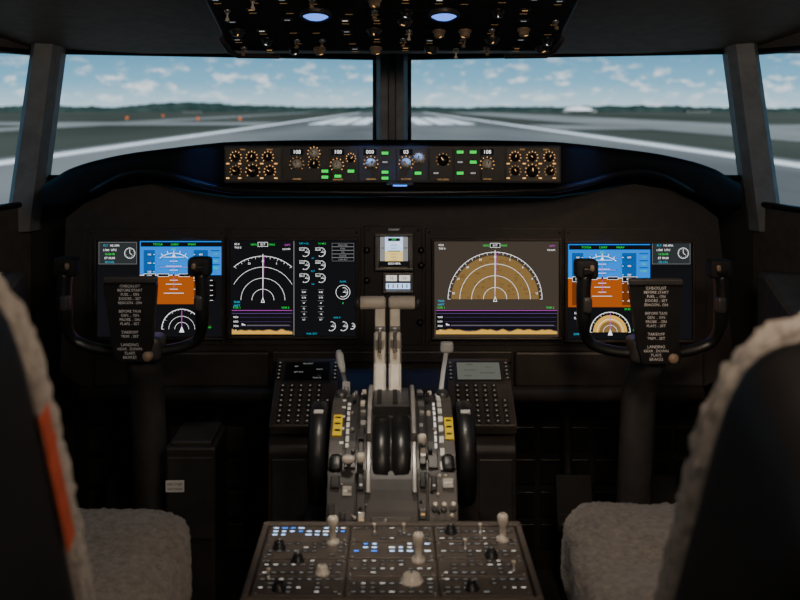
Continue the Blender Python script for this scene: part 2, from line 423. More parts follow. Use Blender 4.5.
# ================================================================ MAIN PANEL
YP=2.44;kp=YP/1000
mp=thing('instrument_panel','dark brown-grey main instrument panel below the glareshield','instrument panel',G(392,290,YP))
def PD(): return MB(392,290,kp)
b=PD()
h=[(66,218),(84,204),(112,190),(150,184),(190,192),(230,198)]
o=h+[(784-a,c) for a,c in h[::-1]]+[(735,372),(700,388),(84,388),(60,372)]
fr=[b.pt(a,c,0) for a,c in o];bk=[b.pt(a,c,-.04) for a,c in o];n=len(o)
b.add(fr+bk,[list(range(n)),list(range(n,2*n))]+[[i,(i+1)%n,n+(i+1)%n,n+i] for i in range(n)],PAN)
b.obj('panel_face',mp)
for x0,x1,y0,y1 in((88,228,228,345),(227,363,228,345),(364,424,226,345),(425,565,228,345),(564,708,228,345)):
    b=PD();b.dbox(x0,y0,x1-2,y1,0,.004,PAN,.002)
    for c in(x0+4,x1-6):
        for r in(y0+4,y1-4): 
            p=b.pt(c,r);b.lathe([(.0035,0),(.0035,.0015),(0,.0018)],(p.x,-.004,p.z),(0,-1,0),DGR,10)
    b.obj('panel_plate',mp)
for q in((96,350,270,385,.02,.006),(514,350,702,385,.02,.006),(272,350,512,362,.012,.004)):
    b=PD();b.dbox(q[0],q[1],q[2],q[3],0,q[4],PAN,q[5]);b.obj('knee_panel',mp)
b=PD();b.tube([b.pt(84,392,.02),b.pt(700,392,.02)],.020,PAN,14);b.obj('lower_rail',mp)
KP=knobmesh('knob',.006,.012,BLK,PLT)
for c,r in((370,306),(414,306),(421,250),(367,250),(421,265),(367,280),(420,322)):
    p=b.pt(c,r);inst('knob',KP,mp,(p.x,-.004,p.z))
lg=PD()
for c,r,m in((372,226,AMD),(410,226,AMD)): lg.rect(c-4,r-1,c+4,r+1,BLK,.0045)
lg.text('STANDBY',394,229.5,1.8,WD,.0045)
lg.obj('placards',mp,kind='stuff')

# ---------------- displays
YD=2.43;kd=YD/1000
def display(label,x0,y0,x1,y1,bz=2.4,bg=None):
    cx,cy=(x0+x1)/2,(y0+y1)/2
    t=thing('flight_display',label,'display',G(cx,cy,YD),group='large cockpit flight displays')
    b=MB(cx,cy,kd)
    for q in((x0-bz,y0-bz,x1+bz,y0),(x0-bz,y1,x1+bz,y1+bz),(x0-bz,y0,x0,y1),(x1,y0,x1+bz,y1)): b.dbox(*q,-.0055,.009,BEZ,.0015)
    b.obj('bezel',t)
    s=MB(cx,cy,kd);s.dbox(x0,y0,x1,y1,-.0055,.001,SCR);s.rect(x0+.4,y0+.4,x1-.4,y1-.4,bg or SBG,.0013)
    return t,s
def tape(s,x0,y0,x1,y1,m,vals,side):
    s.rect(x0,y0,x1,y1,m,.0022)
    n=len(vals)
    for i,v in enumerate(vals):
        r=y0+(i+.5)*(y1-y0)/n
        s.text(v,(x0+x1)/2,r,1.8,W,.0026)
        if side>0: s.rect(x1-1.5,r-.2,x1,r+.2,W,.0026)
        else: s.rect(x0,r-.2,x0+1.5,r+.2,W,.0026)
    r=(y0+y1)/2;s.rect(x0,r-2.6,x1+1,r+2.6,SBG,.003);s.frame(x0,r-2.6,x1+1,r+2.6,.35,W,.0032)
def pfd(s,x0,y0=242,terr=False):
    A=.0018
    s.rect(x0+1,y0,x0+82,y0+4.5,SBG,A);s.rect(x0,y0-1,x0+82,y0+33,SKYB,A-.0002);s.rect(x0,y0+33,x0+68,y0+62,BRN,A-.0002)
    s.rect(x0+68,y0+33,x0+82,y0+62,SBG,A)
    s.rect(x0,y0+32.8,x0+68,y0+33.3,W,A+.0002)
    tape(s,x0+4,y0+8,x0+15,y0+60,SKYD,['160','140','120','100','80','60'],1)
    s.rect(x0+4,y0+36.2,x0+15,y0+60,BRD,.0023)
    tape(s,x0+54,y0+8,x0+68,y0+60,SKYD,['600','400','200','000','-200','-400'],-1)
    s.rect(x0+54,y0+37,x0+68,y0+60,BRD,.0023)
    s.text('100',x0+9.5,y0+34,2.6,W,.0034);s.text('400',x0+61,y0+34,2.6,W,.0034)
    for i,l in((-18,10),(-14,4),(-9,8),(-5,4),(5,4),(9,8),(14,4),(18,10)): s.line(x0+34-l,y0+33+i,x0+34+l,y0+33+i,.4,W,.0024)
    s.arc(x0+34,y0+33,22,50,130,.5,W,.0024,20)
    for a in(60,75,90,105,120): s.line(x0+34+22*math.cos(R(a)),y0+33-22*math.sin(R(a)),x0+34+25*math.cos(R(a)),y0+33-25*math.sin(R(a)),.5,W,.0024)
    s.poly([(x0+34,y0+11.5),(x0+32,y0+15),(x0+36,y0+15)],W,.0025)
    s.rect(x0+18,y0+31.5,x0+29,y0+34.5,SBG,.0026);s.rect(x0+39,y0+31.5,x0+50,y0+34.5,SBG,.0026);s.frame(x0+18,y0+31.5,x0+29,y0+34.5,.3,W,.0028);s.frame(x0+39,y0+31.5,x0+50,y0+34.5,.3,W,.0028)
    s.rect(x0+33,y0+32,x0+35,y0+34,SBG,.0028)
    s.line(x0+20,y0+25,x0+48,y0+25,.4,MG,.0027);s.line(x0+34,y0+17,x0+34,y0+48,.4,MG,.0027)
    for i,t in enumerate(('TO/GA','LNAV','VNAV')): s.text(t,x0+18+i*17,y0+2.3,2.2,GN,.0026)
    s.text('FD',x0+34,y0+7.5,2.6,GN,.0026)
    for i in range(3): s.rect(x0+71,y0+8+i*7,x0+80,y0+9+i*7,SKYD,.0024);s.text(('1.9','030','CMD')[i],x0+75.5,y0+12+i*7,2.2,GN,.0026)
    s.text('29.92 IN',x0+61,y0+64,2,GN,.0026)
    s.poly([(x0+70,y0+36),(x0+76,y0+40),(x0+76,y0+56),(x0+70,y0+60)],BLKM,.0021)
    for i in range(5): s.rect(x0+70,y0+38+i*5,x0+73,y0+38.4+i*5,W,.0026)
    s.rect(x0,y0+62,x0+82,y0+94,SBG,A)
    cx,cy=x0+42,y0+87
    if terr:
        s.pie(cx,cy,17,0,180,TERB,.0019);s.pie(cx,cy,11,0,180,TER,.0020)
    for rr in((20,.55),(13,.3),(7,.3)): s.arc(cx,cy,rr[0],0,180,rr[1],W,.0024)
    for i in range(19):
        a=R(i*10);q=2.2 if i%3==0 else 1.2;s.line(cx+20*math.cos(a),cy-20*math.sin(a),cx+(20-q)*math.cos(a),cy-(20-q)*math.sin(a),.3,W,.0024)
    s.line(cx,cy,cx,cy-20,.6,MG,.0026);s.poly([(cx,cy-3),(cx-2.4,cy+3),(cx+2.4,cy+3)],W,.0027)
    s.text('0.0',x0+8,cy-14,2.4,W,.0026);s.text('GS 0',x0+9,y0+68,2.2,W,.0026);s.text('MAG',cx+26,cy-2,2.2,GN,.0026);s.text('DME ---',x0+10,cy+2,2,CY,.0026)
def aux(s,x0):
    s.rect(x0+2,242,x0+40,264,AUXG,.0016);s.frame(x0+2,242,x0+40,264,.3,WD,.002)
    s.text('FLT',x0+9,245.5,2.2,CY,.0024);s.text('HS-XPA',x0+18,245.5,2.,W,.0024)
    for i,t in enumerate(('1.000  UTC','16:26:08','ET 00:00','SELCAL')): s.text(t,x0+13,250+i*4,2.1,(W,GN,W,CY)[i],.0024)
    s.arc(x0+33,253,5.2,0,360,.4,W,.0024);s.line(x0+33,253,x0+33,249,.4,W,.0024);s.line(x0+33,253,x0+35.5,255,.4,W,.0024)
    for i in range(12): s.rect(x0+33+4.2*math.cos(R(i*30))-.2,253-4.2*math.sin(R(i*30))-.2,x0+33+4.2*math.cos(R(i*30))+.2,253-4.2*math.sin(R(i*30))+.2,W,.0024)
t,s=display('wide display with blue and brown artificial horizon above compass arc',97,240,222,337)
pfd(s,140);aux(s,97);s.obj('screen',t)
t,s=display('wide display with artificial horizon above an orange terrain compass',567,243,692,339.5)
pfd(s,568,245,True);aux(s,650);s.obj('screen',t)
def nd(s,cx,cy,r,x0,x1,ytop,ybot,terr):
    half=min(cx-x0,x1-cx)-1.5
    def lim(q): return math.degrees(math.acos(half/q)) if q>half else 0
    if terr: 
        s.pie(cx,cy,r*.93,0,180,TER,.0016)
        for i in range(60):
            a=R(random.uniform(3,177));q=(random.uniform(.15,.9)**.7)*r*.93;l=random.uniform(2,5)
            s.rect(cx+q*math.cos(a)-l/2,cy-q*math.sin(a)-.7,cx+q*math.cos(a)+l/2,cy-q*math.sin(a)+.7,TERD,.0018)
    for f,tk in((1,.45),(.75,.34),(.5,.34),(.25,.34)):
        l=lim(r*f);s.arc(cx,cy,r*f,l,180-l,tk,W,.0022,40)
    l0=lim(r)
    for i in range(37):
        if not l0<=i*5<=180-l0: continue
        a=R(i*5);q=2.4 if i%2==0 else 1.3
        s.line(cx+r*math.cos(a),cy-r*math.sin(a),cx+(r-q)*math.cos(a),cy-(r-q)*math.sin(a),.28,W,.0022)
    for i,tx in enumerate(('12','9','6','3','36','33','30','27','24')):
        d=8+i*20.5
        if l0+3<=d<=177-l0: a=R(d);s.text(tx,cx+(r-5)*math.cos(a),cy-(r-5)*math.sin(a),2.,W,.0025)
    s.rect(cx-.28,cy-r-2,cx+.28,cy,W,.0024);s.line(cx,cy-2,cx+r*.03,cy-r,.4,MG,.0026)
    s.poly([(cx,cy-3),(cx-2.,cy+2.4),(cx+2.,cy+2.4)],W,.0027);s.poly([(cx,cy-1.4),(cx-1.3,cy+1.8),(cx+1.3,cy+1.8)],SBG,.0029)
    s.rect(cx-5,ytop+1,cx+5,ytop+5.5,SBG,.0026);s.frame(cx-5,ytop+1,cx+5,ytop+5.5,.3,W,.0028);s.text('017',cx,ytop+3.4,2.2,W,.003)
    s.text('HDG',cx-9,ytop+3.5,2.,GN,.0026);s.text('MAG',cx+9,ytop+3.5,2.,GN,.0026)
    s.text('GS 0',x0+6,ytop+3,1.9,W,.0026);s.text('TAS 0',x0+7,ytop+6.5,1.9,W,.0026)
    s.text('TERR',x0+6,cy+2,2.1,CY,.0026);s.text('ARPT',x0+6,cy+5.5,2.1,CY,.0026);s.text('WPT',x1-6,ytop+4,2.,MG,.0026);s.text('0.0 NM',x1-7,ytop+8,1.8,W,.0026)
    s.rect(x0+1,ybot-26.5,x1-1,ybot-1,SBG,.0019)
    s.rect(x0+1,ybot-26,x1-1,ybot-25.5,MG,.0022);s.rect(x0+1,ybot-23,x1-1,ybot-22.5,VIO,.0022)
    s.text('VOR 1',x0+6,ybot-28.5,2.,GN,.0026);s.text('VOR 2',x1-8,ybot-28.5,2.,GN,.0026)
    pts=[];n=40
    for i in range(n+1):
        xx=x0+1+(x1-x0-2)*i/n;pts.append((xx,ybot-6-2.4*noise.noise((xx*.15,3.3,cx))))
    for a,b_ in zip(pts[:-1],pts[1:]):
        s.poly([a,b_,(b_[0],ybot-2),(a[0],ybot-2)],TERB,.0022);s.line(*a,*b_,.8,TER,.0024)
    for i in range(4): s.text(('9000','6000','3000','0')[i],x0+5,ybot-19+i*4.4,1.8,W,.0026);s.rect(x0+9,ybot-19+i*4.4,x1-2,ybot-18.8+i*4.4,VIO,.002)
    s.poly([(x0+11,ybot-13),(x0+15,ybot-11),(x0+11,ybot-11)],W,.0027)
    s.line(x0+16,ybot-11,x1-4,ybot-11,.4,WD,.0026)
t,s=display('wide display split between compass map and engine gauge readouts',230,240,356,336)
nd(s,263,300,44,231,293.5,241,336,False)
s.rect(293.7,241,294.3,335,WD,.0022)
def gauge(s,c,r,q,a=210,txt=None):
    s.arc(c,r,q,-120,90,.35,W,.0022,24);s.pie(c,r,q*.65,-10,50,WD,.002,10)
    s.line(c,r,c+q*math.cos(R(-10)),r-q*math.sin(R(-10)),.35,W,.0024)
    for i in range(6): aa=R(90-i*40);s.line(c+q*math.cos(aa),r-q*math.sin(aa),c+(q-1)*math.cos(aa),r-(q-1)*math.sin(aa),.25,W,.0023)
    if txt: s.rect(c-q-1,r-q-.3,c-.5,r-q*.35,SBG,.0024);s.frame(c-q-1,r-q-.3,c-.5,r-q*.35,.2,W,.0026);s.text(txt,c-q*.5-.8,r-q*.65,1.6,W,.0028)
for i,r in enumerate((252,265,278)):
    for c in(305,321): gauge(s,c,r,4.4,240,('21.3','412','61.1')[i])
for i in range(3): s.text(('N1','EGT','N2')[i],313,(258,271,284)[i],1.5,CY,.0026)
s.text('TAT +15c',304,243.5,1.7,CY,.0026)
s.text('TO 88.2',322,243.5,1.7,GN,.0026)
for i in range(6):
    for c in(304,321): s.rect(c-3,289.5+i*5.5,c+3,289.8+i*5.5,WD,.0022);s.text(('8.80','0.78','47','92','18','0.7')[i],c,292+i*5.5,1.6,W,.0026)
for i in range(5):
    s.text(('ENG FAIL','FUEL','OIL','DOOR','CAB ALT')[i],343,245+i*3.6,1.7,WD,.0026)
    s.frame(332,243+i*3.6,354,246.6+i*3.6,.22,WD,.0022)
gauge(s,343,292,4.8);s.arc(343,292,7.,0,360,.35,W,.0022);s.text('FLAPS',343,281.5,1.7,CY,.0026);s.text('0',343,303,2.,GN,.0026)
for c,q in((331,4.6),(343,4.6),(352,3.)): gauge(s,c,326,q)
s.text('HYD P',337,317.5,1.7,CY,.0026);s.text('FUEL QTY',312,333.5,1.7,CY,.0026)
s.obj('screen',t)
t,s=display('wide display with orange terrain radar fan and white range arcs',434,241,559,337,bg=HAZ)
nd(s,495,299,47,435,558,242,336,True);s.obj('screen',t)

# ---------------- standby instruments
t=thing('standby_display','small square standby attitude display in a light grey frame','display',G(394,251.5,YD))
b=MB(394,251.5,kd)
for q in((375,233,413,236),(375,267,413,270),(375,236,379,267),(409,236,413,267)): b.dbox(*q,-.0055,.014,GRY,.002)
b.obj('bezel',t)
s=MB(394,251.5,kd);s.dbox(379,236,409,267,-.0055,.001,SCR)
s.rect(380,237,408,251,LB,.0014);s.rect(380,251,408,266,PB,.0014);s.rect(380,237,385,266,WD,.0018);s.rect(403,237,408,266,WD,.0018)
s.arc(394,251,9,30,150,.8,W,.002);s.rect(388,250.6,400,251.4,SBG,.002)
for i in range(-3,4): s.rect(391,251+i*3-.2,397,251+i*3+.2,SBG,.002)
s.rect(380,261,408,266,SBG,.0019);s.text('1013 HPA',394,263.5,2.2,W,.0022);s.text('100',382.6,248,1.9,SBG,.0022);s.text('400',405.5,248,1.9,SBG,.0022)
s.rect(388,238,400,241,SBG,.0019);s.text('APP',394,239.5,2,GN,.0022)
s.obj('screen',t)
t=thing('brake_pressure_indicator','small white-lit indicator under the standby display','indicator',G(398,282,YD))
b=MB(398,282,kd)
for q in((383,272,413,274.5),(383,290,413,292.5),(383,274.5,385.5,290),(410.5,274.5,413,290)): b.dbox(*q,-.0055,.012,GRY,.0015)
b.obj('bezel',t)
s=MB(398,282,kd);s.dbox(385,274,411,290,-.0055,.001,SCR)
s.rect(386,275,397,281,LBW,.0014);s.rect(399,275,410,281,LBW,.0014);s.rect(386,283,410,289,LB,.0014)
for i in range(5): s.rect(388+i*4.6,284,389+i*4.6,288,SBG,.0018)
s.text('16',391.5,278,3,SBG,.0018);s.text('26',404.5,278,3,SBG,.0018);s.obj('screen',t)

# ================================================================ YOKES
ky=2.15/1000
def yoke(cx,cy,label):
    base=G(cx,cy,2.15)
    t=thing('control_yoke',label,'control yoke',base,group='pair of pilot control yokes')
    z0=base.z
    for sg in(-1,1):
        b=MB(0,0,ky)
        pts=spline([b.pt(sg*67,-42,.02),b.pt(sg*68.5,-26,.02),b.pt(sg*68,-6,.02),b.pt(sg*67,14,.012),b.pt(sg*58,30,.0),b.pt(sg*30,38,0),b.pt(0,37,0)])
        n=len(pts);rad=[]
        for i in range(n):
            f=i/(n-1);rad.append(.0155 if f<.40 else .0155-.0045*min(1,(f-.40)/.15))
        rad[0]=.013
        b.tube(pts,rad,BLK,16,flat=1.3);b.obj('horn',t)
        b=MB(0,0,ky)
        p=b.pt(sg*66,-47,.02);b.pillow(p,(.024,.020,.020),BLKM,n=7,seg=6);b.box(p.x-.010,p.x+.010,p.y-.028,p.y,p.z-.010,p.z+.005,BLK,.003);b.obj('grip_head',t)
        b=MB(0,0,ky);p=b.pt(sg*62,-49,.045);b.pillow(p,(.005,.005,.007),KNOB,n=3,seg=4);b.obj('trim_switch',t)
        b=MB(0,0,ky);p=b.pt(sg*66,-12,.032);b.pillow(p,(.010,.012,.018),DGR,n=5,seg=5);b.obj('grip_bracket',t)
    b=MB(0,0,ky);b.pillow(b.pt(3,35,.0),(.054,.034,.028),DGR,n=6,seg=8);b.obj('hub',t)
    b=MB(0,0,ky)
    o=[(-25,-36),(25,-36),(26,-30),(22,26),(16,44),(-13,44),(-18,26),(-26,-30)]
    f=[b.pt(a,c,.05) for a,c in o];g=[b.pt(a,c,.034) for a,c in o];n=len(o)
    b.add(f+g,[list(range(n)),list(range(n,2*n))]+[[i,(i+1)%n,n+(i+1)%n,n+i] for i in range(n)],BLK)
    b.dbox(-26,-39,26,-33,.034,.056,DGR,.003)
    rows=['CHECKLIST','BEFORE START','FUEL ... ON','DOORS .. SET','BEACON . ON','','BEFORE TAXI','GEN ... ON','PROBE .. ON','FLAPS .. SET','','TAKEOFF','TRIM .. SET','','LANDING','GEAR . DOWN','FLAPS','BRAKES']
    for i,r in enumerate(rows):
        if r: b.text(r,0,-30+i*4.1,2.8 if r.isalpha() else 2.6,WHT,.0505)
    b.obj('checklist_placard',t)
    b=MB(0,0,ky);p=b.pt(17,39,.04);b.lathe([(.011,0),(.011,.012),(.008,.017),(0,.017)],p,(0,-1,0),KNOB,20);b.obj('push_button',t)
    b=MB(0,0,ky)
    b.tube([(0.01,0,-.085),(0.005,.05,-.12),(0,.10,-.2),(0,.16,-z0*.75),(0,.19,-z0+.16)],[.032,.038,.039,.040,.043],COLM,20);b.obj('column',t)
    b=MB(0,0,ky)
    for i in range(7):
        zz=-z0+.17-i*.026;b.lathe([(.052+i*.004,zz+z0-.17+.0),(.062+i*.004,zz+z0-.17-.013),(.052+i*.004,zz+z0-.17-.026)],(0,.19,-z0+.17),(0,0,1),BLKM,20)
    b.obj('boot',t)
yoke(136,312,'black control yoke with white-lettered checklist on a dark grey column')
yoke(650,314,'black control yoke with checklist in front of the terrain compass display')

# ================================================================ FORWARD PEDESTAL + CDU
fp=thing('forward_pedestal','dark pedestal stand carrying the two keypad units','pedestal',(0,2.3,0))
b=MB();b.prof([(-.12,0),(-.12,.469),(-.115,.482),(.075,.591),(.10,.596),(.10,0)],-.272,.272,PAN,.004);b.obj('pedestal_body',fp)
for sx in(-1,1):
    for z0_,z1_ in((.30,.455),(.08,.28)):
        b=MB();x0,x1=sorted((sx*.19,sx*.262));b.box(x0,x1,-.124,-.119,z0_,z1_,DGR,.002);b.obj('access_plate',fp)
key=MB().box(-.0062,.0062,-.0045,0,-.0048,.0048,DGR,.0012).box(-.0020,.0020,-.0047,-.0044,-.0016,.0016,KEYL)
key=key.mesh('key')
def cdu(x,label,lit):
    t=thing('control_display_unit',label,'keypad unit',(x,2.286,.561),(R(-60),0,0),group='pair of flight computer keypads')
    b=MB();b.box(-.0735,.0735,-.018,.010,-.104,.104,PAN2,.004);b.box(-.058,.058,-.0195,-.016,.022,.094,DGR,.002);b.obj('case',t)
    s=MB();s.box(-.052,.052,-.0205,-.017,.03,.088,SCR,.001)
    s.k=.001
    if lit:
        s.add([(-.05,-.0208,.032),(.05,-.0208,.032),(.05,-.0208,.086),(-.05,-.0208,.086)],[[0,1,2,3]],LCDG)
        for i in range(5): s.text(('IDENT','737-8','NAV DATA','ENG RATING','INDEX')[i],(-20,22,-20,20,-26)[i],-79+i*9,4,SBG,.0212)
    else:
        for i in range(6): s.text(('POS INIT','REF','GATE','SET POS','----','ROUTE')[i],(0,-26,28,-20,28,24)[i],-82+i*9,4.2,WD,.0210)
    s.obj('screen',t)
    for c in range(6):
        for r in range(8):
            if r<3 and c==5: continue
            inst('key',key,t,(-.052+c*.0208,-.018,.012-r*.0150))
    for sx in(-1,1):
        for r in range(5): inst('line_select_key',key,t,(sx*.065,-.018,.036+r*.012))
cdu(-.197,'flight computer keypad unit with dark screen',False)
cdu(.2015,'flight computer keypad unit with grey lit screen',True)

# ================================================================ THROTTLE QUADRANT (arched housing)
tq=thing('throttle_quadrant','arched thrust lever quadrant with black trim wheels and cream levers','throttle quadrant',(0,1.95,0))
O=1.95
AC=(1.985,.395);AR=.240
def arcpts(a0,a1,d,n=20):
    return [(AC[0]-(AR+d)*math.cos(R(a0+(a1-a0)*i/n))-O,AC[1]+(AR+d)*math.sin(R(a0+(a1-a0)*i/n))) for i in range(n+1)]
def slab(b,x0,x1,a0,a1,d0,d1,m,bev=0.,n=14):
    b.prof(arcpts(a0,a1,d1,n)+arcpts(a0,a1,d0,n)[::-1],x0,x1,m,bev);return b
def onarc(a,d): return (AC[0]-(AR+d)*math.cos(R(a))-O,AC[1]+(AR+d)*math.sin(R(a)))
b=MB();b.prof([(arcpts(14,14,0,1)[0][0],0)]+arcpts(14,138,0,28)+[(arcpts(138,138,0,1)[0][0],0)],-.117,.117,DGR);b.obj('quadrant_body',tq)
for x0,x1 in((-.1165,-.090),(-.087,-.066),(.066,.084),(.087,.1165)):
    b=MB();slab(b,x0,x1,45,134,-.004,.006,PAN2 if abs(x0+x1)>.19 else DGR,.0015);b.obj('cover_plate',tq)
for x0,x1,m,d,a0 in((-.062,-.052,DGR,.012,46),(.050,.062,DGR,.012,46)):
    b=MB();slab(b,x0,x1,a0,130,-.004,d,m,.0015,18);b.obj('lever_track',tq)
# smooth round black drum between pale side plates
b=MB();dc=(1.895-O,.545)
b.lathe([(0,-.036),(.082,-.036),(.088,-.031),(.0885,-.008),(.084,-.005),(.084,.001),(.0885,.004),(.088,.029),(.082,.034),(0,.034)],(0,dc[0],dc[1]),(1,0,0),DRUM,64)
b.obj('round_drum',tq)
b=MB();slab(b,-.036,.034,76,130,-.004,.020,DGR,.002,14);b.obj('lever_shroud',tq)
for x in(-.0245,.006):
    b=MB();slab(b,x-.0045,x+.0045,78,104,.016,.0215,BLKM,0,6);b.obj('lever_slot',tq)
for x0,x1 in((-.0465,-.0385),(.0365,.0445)):
    b=MB();slab(b,x0,x1,58,112,-.004,.026,PLATE,.002,16);slab(b,x0,x1,34,56,-.004,.015,PLATE,.002,8);b.obj('side_plate',tq)
for sx in(-1,1):
    b=MB()
    for i in range(9):
        a=49+i*7.5;x0,x1=sorted((sx*random.uniform(.050,.053),sx*random.uniform(.058,.062)));slab(b,x0,x1,a,a+random.uniform(1.5,4),.010,random.uniform(.013,.020),random.choice((GRY,BLK,PLATE,GRY,CREAM)),0,2)
    for i in range(7):
        y0,z0=onarc(52+i*11,.006);d=Vector((0,y0+O-AC[0],z0-AC[1])).normalized();b.lathe([(.004,0),(.004,.006),(.003,.008),(0,.008)],(sx*random.uniform(.069,.079),y0,z0),d,random.choice((GRY,BLK,CREAM,GRY)),12)
    b.obj('detent_hardware',tq,kind='stuff')
b=MB()
for i in range(12): slab(b,.088,.096,44+i*6.2,44+i*6.2+3.4,.005,.0085,WHT,0,2)
for i in range(8): slab(b,-.097,-.090,48+i*8,48+i*8+1.2,.005,.0072,WHT,0,1)
b.obj('scale_marking',tq,kind='stuff')
for x0,x1,a0 in((-.111,-.094,60),(.099,.115,58)):
    b=MB();slab(b,x0,x1,a0,a0+13,.005,.0095,YEL,0,4)
    for i in range(3): slab(b,x0+.003,x1-.003,a0+2.5+i*4,a0+3.4+i*4,.009,.0102,BLK,0,1)
    b.obj('yellow_placard',tq,label='yellow warning placard')
for x0,x1 in((-.086,-.080),(.079,.083)):
    b=MB();slab(b,x0,x1,54,84,.005,.0088,WHT if x0<0 else LBW,0,6)
    for i in range(7): slab(b,x0,x1,56+i*4,56.7+i*4,.008,.0094,BLK,0,1)
    b.obj('trim_indicator',tq,label='white stabiliser trim scale')
for sx in(-1,1):
    for a,hy,hz in((100,.028,.014),(47,.017,.010)):
        y0,z0=onarc(a,.004);b=MB();b.pillow((0,0,0),(.0125,hy,hz),DGR if a>90 else BLK,n=3,seg=8,M=Matrix.Translation((sx*.102,y0,z0))@Matrix.Rotation(R(90-a),4,'X'));b.obj('rounded_housing',tq)
for x0,x1,a0,a1,d,m in((-.116,-.066,15,43,.006,DGR),(-.063,-.048,15,44,.008,DGR),(-.036,.034,14.5,25,.010,PAN2),(.046,.062,15,44,.008,DGR),(.065,.116,15,43,.006,PAN2)):
    b=MB();slab(b,x0,x1,a0,a1,-.004,d,m,.0012,6);b.obj('stand_plate',tq)
mods=[(-.110,-.094,36,41,.013,BLK),(-.089,-.072,33,37,.010,PLATE),(-.113,-.101,24,30,.011,BLK),(-.092,-.082,19,27,.013,BLK),(-.061,-.050,35,42,.016,BLK),(-.060,-.048,22,27,.012,GRY),
      (-.030,-.018,18,23,.015,BLK),(-.006,.006,17,22,.013,PLATE),(.016,.028,18,23,.015,BLK),(.050,.060,36,42,.018,BLK),(.048,.061,24,28,.012,BLK),(.070,.080,35,41,.012,BLK),(.090,.110,36,40,.013,PLATE)]
for x0,x1,a0,a1,d,m in mods:
    b=MB();slab(b,x0,x1,a0,a1,.004,d,m,.0015,3)
    if random.random()<.65: slab(b,x0+.003,x1-.003,a0+1.6,a0+2.4,d-.001,d+.0008,random.choice((WHT,AMD,WHT)),0,1)
    b.obj('switch_module',tq)
b=MB()
for i in range(26):
    x=random.uniform(-.110,.110);a=random.uniform(17,42)
    if abs(x)<.044 and a>24: continue
    y0,z0=onarc(a,.006);d=Vector((0,y0+O-AC[0],z0-AC[1])).normalized();r=random.uniform(.0022,.0042)
    b.lathe([(r,0),(r,.004),(r*.6,.0055),(0,.0055)],(x,y0,z0),d,random.choice((GRY,CREAM,GRY,BLK)),12)
b.obj('fasteners',tq,kind='stuff')
for xc,hx0,hx1 in((-.0245,-.071,-.0125),(.006,-.0075,.053)):
    lv=inst('thrust_lever',None,tq)
    b=MB();b.prof([(.045,.635),(.070,.635),(.108,.70),(.117,.79),(.124,.825),(.100,.828),(.094,.79),(.084,.70)],xc-.0105,xc+.0105,CREAM,.003);b.obj('lever_arm',lv)
    b=MB();b.prof([(.052,.64),(.060,.64),(.092,.70),(.096,.76),(.090,.76),(.082,.70)],xc-.0128,xc-.0100,GRY,.0005);b.prof([(.052,.64),(.060,.64),(.092,.70),(.096,.76),(.090,.76),(.082,.70)],xc+.0100,xc+.0128,GRY,.0005);b.obj('lever_side_rail',lv)
    b=MB();b.tube([(hx0,.105,.820),(hx0+.005,.105,.820),(hx1-.005,.105,.820),(hx1,.105,.820)],[.009,.0138,.0138,.009],CREAM,20);b.obj('handle',lv)
    e=hx0 if xc<-.01 else hx1;b=MB();b.tube([(e-.006,.105,.820),(e+.006,.105,.820)],.0142,DGR,18);b.obj('end_cap',lv)
    b=MB();b.tube(spline([(xc,.098,.72),(xc,.072,.735),(xc,.062,.765),(xc,.064,.775)],4),.004,GRY,10);b.tube([(xc-.010,.064,.775),(xc+.010,.064,.775)],.0055,GRY,12);b.obj('reverse_lever',lv)
lv=inst('speedbrake_lever',None,tq)
b=MB();b.tube([(-.086,.12,.60),(-.098,.155,.64),(-.106,.17,.665)],[.006,.005,.005],GRY,12,flat=.6);b.obj('lever_arm',lv)
b=MB();b.tube([(-.103,.165,.660),(-.107,.172,.672),(-.112,.180,.694),(-.114,.184,.703)],[.005,.008,.009,.005],WHT,14,flat=.8);b.obj('handle',lv)
b=MB();b.box(-.104,-.088,.148,.150,.622,.646,PLT,.0005);b.obj('lever_tag',lv)
lv=inst('flap_lever',None,tq)
b=MB();b.tube([(.098,.12,.60),(.108,.165,.66),(.116,.185,.70)],[.006,.005,.005],WHT,12,flat=.6);b.obj('lever_arm',lv)
b=MB();b.box(.103,.131,.176,.192,.698,.722,WHT,.006);b.obj('handle',lv)
for x,a in((-.056,46),(.055,54)):
    lv=inst('start_lever',None,tq);y0,z0=onarc(a,.010);y1,z1=onarc(a,.034)
    b=MB();b.tube([(x,y0,z0),(x,y1,z1)],.004,GRY,10);b.obj('lever_arm',lv)
    b=MB();b.pillow((x,y1,z1),(.008,.008,.009),CREAM,n=3,seg=5);b.obj('handle',lv)
y0,z0=onarc(46,.006);y1,z1=onarc(46,.028)
b=MB();b.tube([(-.078,y0,z0),(-.079,y1,z1)],.004,GRY,10);b.pillow((-.079,y1,z1),(.011,.008,.007),CREAM,n=3,seg=6);b.obj('parking_brake_lever',tq)
TG=toggle('toggle_switch',.020,CREAM)
for x,a in((.076,28),(.092,28),(.108,28)):
    y0,z0=onarc(a,.006);inst('toggle_switch',TG,tq,(x,y0,z0),(R(-a),0,0))
y0,z0=onarc(18,.008)
b=MB();v,f=text_geo('STAB TRIM');Mx=Matrix.Translation((.092,y0-.0016,z0+.004))@Matrix.Rotation(R(72),4,'X')
b.add([(a[0]*.008,a[1]*.008,0) for a in v],f,WHT,False,Mx);b.obj('lettering',tq)
